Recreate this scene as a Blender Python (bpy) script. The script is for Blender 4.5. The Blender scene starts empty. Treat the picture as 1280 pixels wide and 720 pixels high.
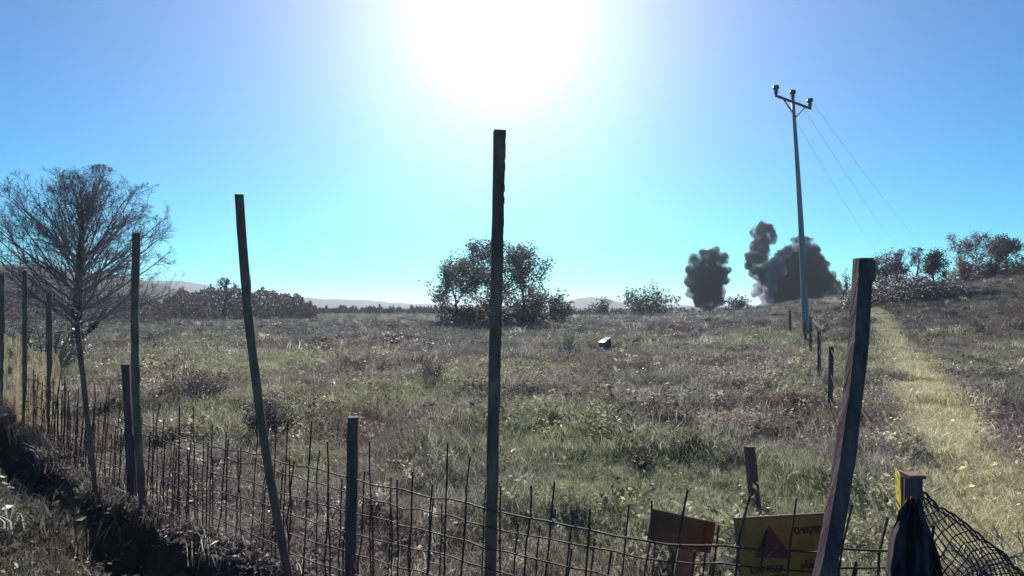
import bpy, bmesh, math, random
import numpy as np
from mathutils import Vector, Matrix, Quaternion, noise as mnoise

random.seed(7)
rng = np.random.default_rng(7)
R = math.radians
SC = bpy.context.scene
COL = SC.collection

# ------------------------------------------------------------------ camera
CAM_H = 1.7
F_PX, W_PX, HOR = 698.0, 1280.0, 382.0      # focal length and horizon row used to measure the photograph
cam_d = bpy.data.cameras.new('camera')
cam_d.sensor_width = 36.0
cam_d.lens = 36.0 * F_PX / W_PX
cam_d.clip_start, cam_d.clip_end = 0.05, 6000
cam = bpy.data.objects.new('camera', cam_d)
COL.objects.link(cam)
cam.location = (0, 0, CAM_H)
cam.rotation_euler = (R(90 + 1.8), 0, 0)
SC.camera = cam

# ------------------------------------------------------------------ light
SUN_EL, SUN_AZ = R(28.3), R(-1.5)            # azimuth from +Y, positive to the right
SUN_DIR = Vector((math.sin(SUN_AZ) * math.cos(SUN_EL), math.cos(SUN_AZ) * math.cos(SUN_EL), math.sin(SUN_EL)))
world = bpy.data.worlds.new('World')
SC.world = world
world.use_nodes = True
nt = world.node_tree
nt.nodes.clear()
n_out = nt.nodes.new('ShaderNodeOutputWorld')
n_bg = nt.nodes.new('ShaderNodeBackground')
n_sky = nt.nodes.new('ShaderNodeTexSky')
n_sky.sky_type = 'NISHITA'
n_sky.sun_disc = False
n_sky.sun_elevation = SUN_EL
n_sky.sun_rotation = SUN_AZ
n_sky.altitude = 900
n_sky.air_density = 1.0
n_sky.dust_density = 0.35
n_sky.ozone_density = 2.0
# deepen the sky's colour the way the camera did: scale to display range, gamma per channel, tint
SKY_STRENGTH = 0.085
def vmath(op, a, b):
    n = nt.nodes.new('ShaderNodeVectorMath'); n.operation = op
    for i, v in enumerate((a, b)):
        if isinstance(v, tuple): n.inputs[i].default_value = v
        else: nt.links.new(v, n.inputs[i])
    return n.outputs[0]
sky_c = vmath('POWER', vmath('MULTIPLY', n_sky.outputs[0], (0.12, 0.12, 0.12)), (1.15, 1.25, 1.1))
sky_c = vmath('MULTIPLY', sky_c, (1.0, 6.9, 8.7))
# the bright aureole round the sun
n_geo = nt.nodes.new('ShaderNodeTexCoord')
n_dot = nt.nodes.new('ShaderNodeVectorMath'); n_dot.operation = 'DOT_PRODUCT'
n_nrm = nt.nodes.new('ShaderNodeVectorMath'); n_nrm.operation = 'NORMALIZE'
nt.links.new(n_geo.outputs['Generated'], n_nrm.inputs[0])
nt.links.new(n_nrm.outputs[0], n_dot.inputs[0])
n_dot.inputs[1].default_value = SUN_DIR
def wmath(op, a, b):
    n = nt.nodes.new('ShaderNodeMath'); n.operation = op
    for i, v in enumerate((a, b)):
        if isinstance(v, (int, float)): n.inputs[i].default_value = v
        elif v is not None: nt.links.new(v, n.inputs[i])
    return n.outputs[0]
d0 = wmath('MAXIMUM', n_dot.outputs['Value'], 0.0)
def colmul(fac, colr):
    n = nt.nodes.new('ShaderNodeVectorMath'); n.operation = 'SCALE'
    n.inputs[0].default_value = colr
    nt.links.new(fac, n.inputs['Scale'])
    return n.outputs[0]
sky_c = vmath('ADD', sky_c, colmul(wmath('MULTIPLY', wmath('POWER', d0, 330.0), 22.0), (1.0, 1.0, 0.98)))
sky_c = vmath('ADD', sky_c, colmul(wmath('MULTIPLY', wmath('POWER', d0, 30.0), 5.0), (1.1, 0.8, 0.8)))
sky_c = vmath('ADD', sky_c, colmul(wmath('MULTIPLY', wmath('POWER', d0, 6.0), 2.5), (1.3, 1.05, 1.05)))
n_bg.inputs['Strength'].default_value = SKY_STRENGTH
nt.links.new(sky_c, n_bg.inputs['Color'])
nt.links.new(n_bg.outputs[0], n_out.inputs[0])

sun_d = bpy.data.lights.new('sun', 'SUN')
sun_d.energy = 5.0
sun_d.angle = R(0.5)
sun_d.color = (1.0, 0.95, 0.87)
sun = bpy.data.objects.new('sun', sun_d)
COL.objects.link(sun)
sun.location = (0, 0, 40)
sun.rotation_euler = (-SUN_DIR).to_track_quat('-Z', 'Y').to_euler()

SC.view_settings.view_transform = 'Standard'
SC.view_settings.look = 'None'
SC.view_settings.exposure = 0.5
SC.view_settings.gamma = 1.0
SC.view_settings.use_curve_mapping = False
SC.render.engine = 'CYCLES'
SC.cycles.use_denoising = True
SC.cycles.max_bounces = 6
SC.cycles.transparent_max_bounces = 16
SC.cycles.volume_bounces = 0

# ------------------------------------------------------------------ helpers
def link(o, parent=None):
    COL.objects.link(o)
    if parent is not None: o.parent = parent
    return o
def tag(o, label=None, cat=None, group=None, kind=None):
    if label: o['label'] = label
    if cat: o['category'] = cat
    if group: o['group'] = group
    if kind: o['kind'] = kind
    return o
def empty(name, loc=(0, 0, 0), rz=0.0):
    o = bpy.data.objects.new(name, None)
    o.empty_display_size = 0.2
    o.location = loc; o.rotation_euler = (0, 0, rz)
    return link(o)
class MB:
    """collects vertices and faces of one mesh"""
    def __init__(s): s.v = []; s.f = []; s.m = []
    def add(s, vs, fs, mi=0):
        k = len(s.v); s.v.extend([tuple(p) for p in vs]); s.f.extend([tuple(i + k for i in f) for f in fs]); s.m.extend([mi] * len(fs))
    def box(s, c, size, rot=None, mi=0):
        x, y, z = [q / 2 for q in size]
        vs = [Vector(p) for p in ((-x,-y,-z),(x,-y,-z),(x,y,-z),(-x,y,-z),(-x,-y,z),(x,-y,z),(x,y,z),(-x,y,z))]
        if rot is not None: vs = [rot @ p for p in vs]
        c = Vector(c)
        s.add([p + c for p in vs], [(0,3,2,1),(4,5,6,7),(0,1,5,4),(1,2,6,5),(2,3,7,6),(3,0,4,7)], mi)
    def tube(s, pts, rad, n=5, cap=True, mi=0):
        pts = [Vector(p) for p in pts]
        if not hasattr(rad, '__len__'): rad = [rad] * len(pts)
        k = len(s.v); u = None
        for i, p in enumerate(pts):
            t = (pts[min(i+1, len(pts)-1)] - pts[max(i-1, 0)])
            if t.length < 1e-9: t = Vector((0,0,1))
            t.normalize()
            if u is None:
                u = t.orthogonal().normalized()
            else:
                u = u - t * u.dot(t)
                u = u.normalized() if u.length > 1e-6 else t.orthogonal().normalized()
            w = t.cross(u)
            for j in range(n):
                a = 2 * math.pi * j / n
                s.v.append(tuple(p + (u * math.cos(a) + w * math.sin(a)) * rad[i]))
        for i in range(len(pts) - 1):
            for j in range(n):
                s.f.append((k+i*n+j, k+i*n+(j+1)%n, k+(i+1)*n+(j+1)%n, k+(i+1)*n+j)); s.m.append(mi)
        if cap:
            s.f.append(tuple(k+j for j in reversed(range(n)))); s.m.append(mi)
            e = k + (len(pts)-1)*n
            s.f.append(tuple(e+j for j in range(n))); s.m.append(mi)
    def sweep(s, prof, pts, scales=None, mi=0, twist=0.0):
        """profile (x,y list, counter-clockwise) swept along pts, kept level with X/Y"""
        n = len(prof); k = len(s.v)
        for i, p in enumerate(pts):
            sc = scales[i] if scales else 1
            a = twist * i / max(1, len(pts)-1); ca, sa = math.cos(a), math.sin(a)
            for (x, y) in prof:
                s.v.append((p[0] + (x*ca - y*sa)*sc, p[1] + (x*sa + y*ca)*sc, p[2]))
        for i in range(len(pts)-1):
            for j in range(n):
                s.f.append((k+i*n+j, k+i*n+(j+1)%n, k+(i+1)*n+(j+1)%n, k+(i+1)*n+j)); s.m.append(mi)
        s.f.append(tuple(k+j for j in reversed(range(n)))); s.m.append(mi)
        e = k+(len(pts)-1)*n
        s.f.append(tuple(e+j for j in range(n))); s.m.append(mi)
    def build(s, name, mat, parent=None, smooth=False, loc=None):
        me = bpy.data.meshes.new(name)
        me.from_pydata(s.v, [], s.f)
        mats = mat if isinstance(mat, (list, tuple)) else [mat]
        for q in mats: me.materials.append(q)
        if len(mats) > 1: me.polygons.foreach_set('material_index', s.m)
        if smooth: me.polygons.foreach_set('use_smooth', [True] * len(me.polygons))
        me.update()
        o = bpy.data.objects.new(name, me)
        if loc is not None: o.location = loc
        return link(o, parent)

# value noise on arrays
_tab = rng.random((256, 256))
def vn(x, y, s):
    x = np.asarray(x, float) / s + 77.3; y = np.asarray(y, float) / s + 31.7
    i = np.floor(x).astype(int); j = np.floor(y).astype(int)
    u = x - i; v = y - j; u = u*u*(3-2*u); v = v*v*(3-2*v)
    a = _tab[i % 256, j % 256]; b = _tab[(i+1) % 256, j % 256]; c = _tab[i % 256, (j+1) % 256]; d = _tab[(i+1) % 256, (j+1) % 256]
    return a*(1-u)*(1-v) + b*u*(1-v) + c*(1-u)*v + d*u*v
def fbm(x, y, s):
    return vn(x, y, s)*.55 + vn(x+9, y-4, s*.47)*.28 + vn(x-3, y+8, s*.21)*.17
def sst(a, b, x):
    t = np.clip((np.asarray(x, float) - a) / (b - a), 0, 1)
    return t*t*(3-2*t)

# ------------------------------------------------------------------ terrain
FENCE = [(-12.0, 12.4), (-8.6, 9.4), (-5.95, 7.1), (-3.6, 5.0), (-2.96, 4.6), (-1.35, 3.5), (-0.93, 3.28), (-0.1, 2.75), (0.6, 2.38), (1.2, 2.22), (1.56, 2.22)]
FN = np.array(FENCE)
def fence_side(x, y):
    """distance to the fence line, positive on the camera's side"""
    x = np.asarray(x, float); y = np.asarray(y, float)
    best = np.full(x.shape, 1e9)
    for (ax, ay), (bx, by) in zip(FN[:-1], FN[1:]):
        dx, dy = bx-ax, by-ay
        t = np.clip(((x-ax)*dx + (y-ay)*dy) / (dx*dx+dy*dy), 0, 1)
        best = np.minimum(best, np.hypot(x-(ax+t*dx), y-(ay+t*dy)))
    return np.where(y < np.interp(x, FN[:, 0], FN[:, 1]), best, -best)
HILL_A = [0.10, 0.25, 0.36, 0.516, 0.59, 0.774, 0.917, 1.05, 1.3]
HILL_Z = [0.00, 0.15, 0.55, 1.95, 2.75, 4.1, 5.6, 6.9, 8.0]
def height(x, y):
    x = np.asarray(x, float); y = np.asarray(y, float)
    s = fence_side(x, y)
    z = (fbm(x, y, 2.2) - .5) * .16 + (fbm(x+50, y, 9.) - .5) * .30 * sst(6, 25, np.hypot(x, y))
    fade = sst(-0.5, -1.5, x)
    dd = sst(.03, .30, s) * (1 - sst(.50, .80, s)) * .62 * fade
    berm = sst(.6, 1.0, s) * .20 * fade * (1 - sst(2.2, 3.2, s))
    z = z - dd + berm + (fbm(x-20, y+7, .5) - .5) * .22 * sst(.5, .8, s) * sst(6, 3, s)
    a = x / np.maximum(y, 1.0)
    zr = np.interp(a, HILL_A, HILL_Z)
    rise = sst(12, 64, y) * (1 - .75 * sst(70, 150, y))
    z = z + zr * rise + (fbm(x+13, y+5, 4.) - .5) * .8 * sst(.35, .6, a) * sst(20, 40, y) * (1 - sst(150, 200, y))
    return z
def H(x, y): return float(height(np.array([x]), np.array([y]))[0])
def P(px, py, d):
    return Vector(((px-640)/F_PX*d, d, CAM_H + (HOR-py)/F_PX*d))

# ------------------------------------------------------------------ materials
def mat_base(name):
    m = bpy.data.materials.new(name); m.use_nodes = True
    t = m.node_tree
    return m, t, t.nodes['Principled BSDF']
def noisy(name, c1, c2, scale=8.0, rough=.8, bump=.0, c3=None, detail=6, metallic=0, stretch=None, spec=.3):
    m, t, b = mat_base(name)
    tc = t.nodes.new('ShaderNodeTexCoord'); mp = t.nodes.new('ShaderNodeMapping')
    t.links.new(tc.outputs['Object'], mp.inputs[0])
    if stretch: mp.inputs['Scale'].default_value = stretch
    nz = t.nodes.new('ShaderNodeTexNoise'); nz.inputs['Scale'].default_value = scale; nz.inputs['Detail'].default_value = detail
    nz.inputs['Roughness'].default_value = .65
    t.links.new(mp.outputs[0], nz.inputs[0])
    cr = t.nodes.new('ShaderNodeValToRGB')
    cr.color_ramp.elements[0].position = .33; cr.color_ramp.elements[1].position = .67
    cr.color_ramp.elements[0].color = (*c1, 1); cr.color_ramp.elements[1].color = (*c2, 1)
    if c3:
        e = cr.color_ramp.elements.new(.52); e.color = (*c3, 1)
    t.links.new(nz.outputs[0], cr.inputs[0]); t.links.new(cr.outputs[0], b.inputs['Base Color'])
    b.inputs['Roughness'].default_value = rough; b.inputs['Metallic'].default_value = metallic
    b.inputs['Specular IOR Level'].default_value = spec
    if bump:
        bp = t.nodes.new('ShaderNodeBump'); bp.inputs['Strength'].default_value = bump; bp.inputs['Distance'].default_value = .02
        t.links.new(nz.outputs[0], bp.inputs['Height']); t.links.new(bp.outputs[0], b.inputs['Normal'])
    return m
def leafy(name, c1, c2, trans=.45, rough=.55, inst=False):
    """thin leaf: diffuse + translucent, colour varied from piece to piece"""
    m = bpy.data.materials.new(name); m.use_nodes = True
    t = m.node_tree; t.nodes.clear()
    out = t.nodes.new('ShaderNodeOutputMaterial')
    pb = t.nodes.new('ShaderNodeBsdfPrincipled'); pb.inputs['Roughness'].default_value = rough; pb.inputs['Specular IOR Level'].default_value = .35
    tr = t.nodes.new('ShaderNodeBsdfTranslucent'); mx = t.nodes.new('ShaderNodeMixShader'); mx.inputs[0].default_value = trans
    if inst:
        at = t.nodes.new('ShaderNodeAttribute'); at.attribute_type = 'INSTANCER'; at.attribute_name = 'tint'
        ri = t.nodes.new('ShaderNodeAttribute'); ri.attribute_type = 'GEOMETRY'; ri.attribute_name = 'shade'
        mu = t.nodes.new('ShaderNodeVectorMath'); mu.operation = 'SCALE'
        t.links.new(at.outputs['Vector'], mu.inputs[0]); t.links.new(ri.outputs['Fac'], mu.inputs['Scale'])
        col = mu.outputs[0]
    else:
        ge = t.nodes.new('ShaderNodeNewGeometry'); cr = t.nodes.new('ShaderNodeValToRGB')
        cr.color_ramp.elements[0].color = (*c1, 1); cr.color_ramp.elements[1].color = (*c2, 1)
        t.links.new(ge.outputs['Random Per Island'], cr.inputs[0]); col = cr.outputs[0]
    t.links.new(col, pb.inputs['Base Color']); t.links.new(col, tr.inputs['Color'])
    t.links.new(pb.outputs[0], mx.inputs[1]); t.links.new(tr.outputs[0], mx.inputs[2]); t.links.new(mx.outputs[0], out.inputs[0])
    return m

M = {}
M['rust'] = noisy('rusted_steel', (.15,.07,.05), (.33,.175,.13), 14, .75, .3, (.22,.11,.08), stretch=(1,1,.35))
M['wood'] = noisy('weathered_wood', (.075,.04,.042), (.19,.105,.105), 22, .85, .5, stretch=(1,1,.12))
M['wire'] = noisy('rusty_wire', (.03,.018,.016), (.08,.045,.035), 30, .7)
M['bark'] = noisy('grey_bark', (.045,.04,.042), (.12,.105,.10), 9, .9, .6, stretch=(1,1,.3))
M['twig'] = noisy('twig_bark', (.19,.15,.16), (.34,.28,.29), 3, .9)
M['pole'] = noisy('pole_steel', (.20,.19,.19), (.32,.30,.29), 5, .55, .1, stretch=(1,1,.1))
M['ceramic'] = noisy('brown_ceramic', (.05,.045,.045), (.09,.08,.08), 6, .3)
M['cable'] = noisy('cable', (.16,.16,.17), (.24,.24,.25), 6, .5)

def soil():
    m, t, b = mat_base('field_soil')
    tc = t.nodes.new('ShaderNodeTexCoord')
    def nz(scale, det=8):
        n = t.nodes.new('ShaderNodeTexNoise'); n.inputs['Scale'].default_value = scale; n.inputs['Detail'].default_value = det
        n.inputs['Roughness'].default_value = .7
        t.links.new(tc.outputs['Object'], n.inputs[0]); return n
    a, c, e = nz(.12), nz(2.6), nz(24)
    r1 = t.nodes.new('ShaderNodeValToRGB'); r1.color_ramp.elements[0].position = .38; r1.color_ramp.elements[1].position = .62
    r1.color_ramp.elements[0].color = (.13,.105,.092,1); r1.color_ramp.elements[1].color = (.13,.13,.085,1)
    r2 = t.nodes.new('ShaderNodeValToRGB'); r2.color_ramp.elements[0].position = .35; r2.color_ramp.elements[1].position = .7
    r2.color_ramp.elements[0].color = (.4,.36,.36,1); r2.color_ramp.elements[1].color = (1.25,1.2,1.1,1)
    mx = t.nodes.new('ShaderNodeMix'); mx.data_type = 'RGBA'; mx.blend_type = 'MULTIPLY'; mx.inputs[0].default_value = 1
    t.links.new(a.outputs[0], r1.inputs[0]); t.links.new(c.outputs[0], r2.inputs[0])
    t.links.new(r1.outputs[0], mx.inputs[6]); t.links.new(r2.outputs[0], mx.inputs[7])
    t.links.new(mx.outputs[2], b.inputs['Base Color'])
    b.inputs['Roughness'].default_value = .95; b.inputs['Specular IOR Level'].default_value = .1
    ad = t.nodes.new('ShaderNodeMath'); ad.operation = 'ADD'
    t.links.new(c.outputs[0], ad.inputs[0]); t.links.new(e.outputs[0], ad.inputs[1])
    bp = t.nodes.new('ShaderNodeBump'); bp.inputs['Strength'].default_value = .8; bp.inputs['Distance'].default_value = .05
    t.links.new(ad.outputs[0], bp.inputs['Height']); t.links.new(bp.outputs[0], b.inputs['Normal'])
    return m
M['soil'] = soil()

# ------------------------------------------------------------------ ground, path, hills
def axis(fine, lo, hi, step, far, growth):
    a = list(np.arange(lo, hi, step))
    s = step; v = a[-1]
    while v < far[1]: s *= growth; v += s; a.append(v)
    s = step; v = a[0]; b = []
    while v > far[0]: s *= growth; v -= s; b.append(v)
    return np.array(b[::-1] + a)
gx = axis(0, -7.5, 3.0, .07, (-2600, 2600), 1.05)
gy = axis(0, 1.6, 9.0, .07, (-300, 4500), 1.045)
GX, GY = np.meshgrid(gx, gy)
GZ = height(GX, GY)
nx, ny = len(gx), len(gy)
gv = np.stack([GX.ravel(), GY.ravel(), GZ.ravel()], 1)
ii = (np.arange(ny-1)[:, None]*nx + np.arange(nx-1)[None, :]).ravel()
gf = np.stack([ii, ii+1, ii+1+nx, ii+nx], 1)
me = bpy.data.meshes.new('ground'); me.from_pydata(gv.tolist(), [], gf.tolist())
me.materials.append(M['soil']); me.polygons.foreach_set('use_smooth', [True]*len(me.polygons))
tag(link(bpy.data.objects.new('ground', me)), kind='structure')

PATH = [(2.55, 2.2), (3.0, 3.7), (4.2, 5.2), (5.3, 6.9), (7.0, 9.3), (9.0, 12.3), (12.0, 17.0), (15.2, 22.5), (20.0, 30.0), (25.0, 40.0), (29.0, 52.0)]
PN = np.array(PATH)
def path_dist(x, y):
    best = np.full(np.shape(x), 1e9)
    for (ax, ay), (bx, by) in zip(PN[:-1], PN[1:]):
        dx, dy = bx-ax, by-ay
        t = np.clip(((x-ax)*dx + (y-ay)*dy) / (dx*dx+dy*dy), 0, 1)
        best = np.minimum(best, np.hypot(x-(ax+t*dx), y-(ay+t*dy)))
    return best
pm = noisy('trodden_grass', (.17,.16,.07), (.30,.28,.14), 5, .95, .6, (.22,.21,.09), spec=.1)
mb = MB()
tt = np.linspace(0, len(PATH)-1, 140)
pxs = np.interp(tt, range(len(PATH)), PN[:, 0]); pys = np.interp(tt, range(len(PATH)), PN[:, 1])
rows = []
for i in range(140):
    dx = pxs[min(i+1,139)]-pxs[max(i-1,0)]; dy = pys[min(i+1,139)]-pys[max(i-1,0)]; l = math.hypot(dx, dy)
    nxv, nyv = dy/l, -dx/l
    hw = .55 + .10*math.sin(i*.23) + .05*math.sin(i*.61)
    rows.append([(pxs[i]+nxv*hw*q, pys[i]+nyv*hw*q) for q in (-1,-.5,0,.5,1)])
ra = np.array(rows); rz = height(ra[..., 0], ra[..., 1]) + .014
mb.add([(ra[i,j,0], ra[i,j,1], rz[i,j]) for i in range(140) for j in range(5)],
       [(i*5+j, i*5+j+1, i*5+j+6, i*5+j+5) for i in range(139) for j in range(4)])
tag(mb.build('path', pm, smooth=True), kind='structure')

def hill(name, prof, d, thick, c1, c2, scale, amp):
    """a ridge whose skyline is prof [(pixel column, pixel row)] seen from d metres, rounded front and back"""
    xs = np.linspace(prof[0][0], prof[-1][0], 160)
    ys = np.interp(xs, [p[0] for p in prof], [p[1] for p in prof])
    X = (xs-640)/F_PX*d; Zt = CAM_H + (HOR-ys)/F_PX*d
    Zt = Zt + (fbm(X, X*0, d*.02)-.5)*amp
    m2 = MB(); K = 9; vs = []
    for k in range(K):
        u = k/(K-1)*2-1
        prf0 = math.cos(u*math.pi/2)**.8 if abs(u) < 1 else 0
        for q_, (X_, Z_) in enumerate(zip(X, Zt)):
            prf = prf0*min(1, q_/12, (len(X)-1-q_)/12)**.7
            y = d+u*thick
            vs.append((X_*(1+u*thick/d*.2), y, -2 + (Z_+2)*prf + (float(vn(X_, y, d*.012))-.5)*amp*.6*prf))
    n = len(X)
    m2.add(vs, [(k*n+i, k*n+i+1, (k+1)*n+i+1, (k+1)*n+i) for k in range(K-1) for i in range(n-1)])
    return tag(m2.build(name, noisy(name+'_cover', c1, c2, scale, .95), smooth=True), kind='structure')
hill('hill', [(-420,318),(-60,328),(40,333),(110,342),(170,352),(215,366),(250,380)], 170, 60, (.055,.05,.045), (.11,.095,.075), .12, 2.5)
hill('hill', [(-200,350),(100,351),(205,351),(232,352),(262,364),(300,371),(390,372),(440,375),(520,380),(600,385)], 900, 250, (.05,.06,.05), (.08,.085,.065), .02, 5)
hill('hill', [(640,386),(700,380),(722,374),(738,371),(752,373),(772,378),(830,384)], 800, 150, (.06,.065,.06), (.09,.09,.075), .02, 3)
hill('hill', [(360,379),(500,381),(640,382),(800,381),(950,382),(1100,383)], 1500, 300, (.05,.06,.05), (.08,.085,.065), .01, 5)

# ------------------------------------------------------------------ grass and weeds (one object of stuff per kind)
def tuft(n, spread, h0, h1, w, lean, shade=(.7, 1.25), curl=.5, leaf=0):
    """blades: 5 vertices, 3 faces each"""
    v, f, sh = [], [], []
    for _ in range(n):
        a = random.random()*6.283; r = spread*math.sqrt(random.random())
        bx, by = r*math.cos(a), r*math.sin(a)
        h = random.uniform(h0, h1); ww = w*random.uniform(.6, 1.3)
        th = random.random()*6.283; ln = lean*random.uniform(.2, 1)*h
        dx, dy = math.cos(th)*ln, math.sin(th)*ln
        fa = random.random()*6.283; ex, ey = math.cos(fa)*ww/2, math.sin(fa)*ww/2
        k = len(v); zz = h*.58
        v += [(bx-ex, by-ey, -.04), (bx+ex, by+ey, -.04),
              (bx+dx*.4-ex*.8, by+dy*.4-ey*.8, zz), (bx+dx*.4+ex*.8, by+dy*.4+ey*.8, zz),
              (bx+dx*(1+curl*.4), by+dy*(1+curl*.4), h*(1-curl*.25))]
        f += [(k, k+1, k+3, k+2), (k+2, k+3, k+4)]
        s_ = random.uniform(*shade); sh += [s_]*5
        for _l in range(leaf):
            t_ = random.uniform(.25, 1.0); c = Vector((bx+dx*t_, by+dy*t_, h*t_*.9))
            u = Vector((random.gauss(0,1), random.gauss(0,1), random.gauss(0,.6))).normalized(); w_ = u.orthogonal().normalized()
            q = random.uniform(.4, 1)*.035
            c2 = c + u*q*1.2
            k = len(v)
            v += [tuple(c2-u*q), tuple(c2+w_*q*.5), tuple(c2+u*q), tuple(c2-w_*q*.5)]
            f += [(k, k+1, k+2, k+3)]; s2 = random.uniform(shade[0], shade[1]*1.25); sh += [s2]*4
    return v, f, sh

def scatter(name, variants, pts, scl, rot, tint, mat):
    """one mesh: tuft shapes (variant 1..n) plus loose points (variant 0); geometry nodes put the shapes on the points"""
    v, f, sh, var = [], [], [], []
    for k, (tv, tf, ts) in enumerate(variants):
        b = len(v); v += tv; f += [tuple(i+b for i in q) for q in tf]; sh += ts; var += [k+1]*len(tv)
    nt_ = len(v); npnt = len(pts)
    v += [tuple(p) for p in pts]
    me = bpy.data.meshes.new(name); me.from_pydata(v, [], f)
    me.materials.append(mat)
    def att(nm, typ, key, data):
        a = me.attributes.new(nm, typ, 'POINT'); a.data.foreach_set(key, np.ascontiguousarray(data, dtype=np.float32 if typ != 'INT' else np.int32).ravel())
    att('shade', 'FLOAT', 'value', np.concatenate([sh, np.ones(npnt)]))
    att('variant', 'INT', 'value', np.concatenate([var, np.zeros(npnt)]))
    att('scl', 'FLOAT_VECTOR', 'vector', np.concatenate([np.ones((nt_, 3)), scl]))
    att('rot', 'FLOAT_VECTOR', 'vector', np.concatenate([np.zeros((nt_, 3)), rot]))
    att('tint', 'FLOAT_VECTOR', 'vector', np.concatenate([np.ones((nt_, 3)), tint]))
    o = link(bpy.data.objects.new(name, me))
    g = bpy.data.node_groups.new(name+'_scatter', 'GeometryNodeTree')
    g.interface.new_socket('Geometry', in_out='INPUT', socket_type='NodeSocketGeometry')
    g.interface.new_socket('Geometry', in_out='OUTPUT', socket_type='NodeSocketGeometry')
    N, L = g.nodes, g.links
    gi, go = N.new('NodeGroupInput'), N.new('NodeGroupOutput')
    def named(nm, dt):
        a = N.new('GeometryNodeInputNamedAttribute'); a.data_type = dt; a.inputs['Name'].default_value = nm; return a.outputs['Attribute']
    vv = named('variant', 'INT')
    def sep(k):
        c = N.new('FunctionNodeCompare'); c.data_type = 'INT'; c.operation = 'EQUAL'
        ins = [q for q in c.inputs if q.type == 'INT']
        L.new(vv, ins[0]); ins[1].default_value = k
        s = N.new('GeometryNodeSeparateGeometry'); s.domain = 'POINT'
        L.new(gi.outputs[0], s.inputs['Geometry']); L.new(c.outputs[0], s.inputs['Selection'])
        return s.outputs['Selection']
    jn = N.new('GeometryNodeJoinGeometry')
    for k in range(len(variants)):
        ti = N.new('GeometryNodeGeometryToInstance'); L.new(sep(k+1), ti.inputs[0]); L.new(ti.outputs[0], jn.inputs[0])
    ip = N.new('GeometryNodeInstanceOnPoints')
    L.new(sep(0), ip.inputs['Points']); L.new(jn.outputs[0], ip.inputs['Instance']); ip.inputs['Pick Instance'].default_value = True
    rr = N.new('FunctionNodeEulerToRotation'); L.new(named('rot', 'FLOAT_VECTOR'), rr.inputs[0])
    L.new(rr.outputs[0], ip.inputs['Rotation']); L.new(named('scl', 'FLOAT_VECTOR'), ip.inputs['Scale'])
    L.new(ip.outputs[0], go.inputs[0])
    md = o.modifiers.new('scatter', 'NODES'); md.node_group = g
    return tag(o, kind='stuff')

def sample(n, d0, d1, amax=1.12, power=1.0):
    """random ground points between depths d0 and d1 in front of the place where the camera stands"""
    y = (d0**power + (d1**power - d0**power)*rng.random(n))**(1/power)
    wide = amax + (1.0 if d1 < 26 else .25)          # wider than the view, so a step aside still finds grass
    n2 = int(n*wide/amax)
    y = (d0**power + (d1**power - d0**power)*rng.random(n2))**(1/power)
    x = y*rng.uniform(-wide, wide, n2)
    return x, y
DRY = np.array([.29, .25, .22]); GREY = np.array([.235, .23, .195]); GREEN = np.array([.335, .355, .19]); PURP = np.array([.20, .145, .14]); STRAW = np.array([.55, .53, .42])
def blob(x, y, c, r): return np.exp(-(((x-c[0])/r[0])**2 + ((y-c[1])/r[1])**2))
def greenness(x, y):
    n = fbm(x*.8, y*.55, 2.4)
    g = sst(.52, .66, n)*.75
    for c, r, a in (((-7.0, 15.5), (2.4, 4.), 1.), ((-10.5, 17), (3, 4), .5), ((.4, 6.4), (1.5, 1.2), .9), ((1.5, 5.6), (1.2, .8), .7), ((-4.0, 5.6), (.8, .6), .6),
                    ((-2.7, 8.3), (1.2, 1.), .4), ((-.5, 9.), (2.0, 1.2), .35), ((-3.6, 2.6), (1.4, 1.2), .7)):
        g = np.maximum(g, a*blob(x, y, c, r))
    return np.clip(g, 0, 1) * .86 * (1 - .8*sst(22, 50, y))
def make_tints(x, y):
    g = greenness(x, y)[:, None]
    sd = fence_side(x, y)
    n = fbm(x+40, y-30, 1.6)[:, None]; n2 = fbm(x-11, y+70, 4.)[:, None]
    c = GREY + (DRY-GREY)*sst(.35, .65, n)
    c = c + (PURP-c)*sst(.46, .64, n2)*.75
    c = c*(1-g) + GREEN*g
    pd = path_dist(x, y)
    onp = (1-sst(.28, .72, pd + (fbm(x, y, .8)-.5)*.6))[:, None]
    c = c*(1-onp) + np.array([.60, .55, .34])*onp
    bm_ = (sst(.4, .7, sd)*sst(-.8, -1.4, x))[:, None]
    c = c*(1-bm_) + np.array([.09, .098, .05])*bm_*(.6+.8*rng.random((len(x), 1)))  # olive berm grass, its shadowed look put into the tint
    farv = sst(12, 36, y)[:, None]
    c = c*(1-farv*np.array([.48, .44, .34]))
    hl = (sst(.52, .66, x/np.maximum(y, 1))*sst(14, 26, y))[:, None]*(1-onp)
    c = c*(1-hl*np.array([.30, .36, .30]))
    c = c*(.75 + .5*rng.random((len(x), 1)))
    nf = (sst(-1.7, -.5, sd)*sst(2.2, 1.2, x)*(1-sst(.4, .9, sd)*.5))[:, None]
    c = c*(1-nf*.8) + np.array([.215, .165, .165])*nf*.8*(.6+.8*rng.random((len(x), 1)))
    w = (rng.random(len(x)) < .08)[:, None]
    c = np.where(w, STRAW*(.7+.6*rng.random((len(x), 1))), c)
    return c, g[:, 0], onp[:, 0]
grass_mat = leafy('grass_blade', None, None, .5, .5, inst=True)
V_short = [tuft(34, .13, .05, .15, .006, .8) for _ in range(4)]
V_tall = [tuft(34, .15, .12, .36, .005, .6) for _ in range(4)]
V_weed = [tuft(9, .10, .12, .42, .006, .45, leaf=6) for _ in range(4)]
V_dark = [tuft(22, .12, .12, .32, .006, .65, shade=(.5, .9), leaf=4) for _ in range(3)]
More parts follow.
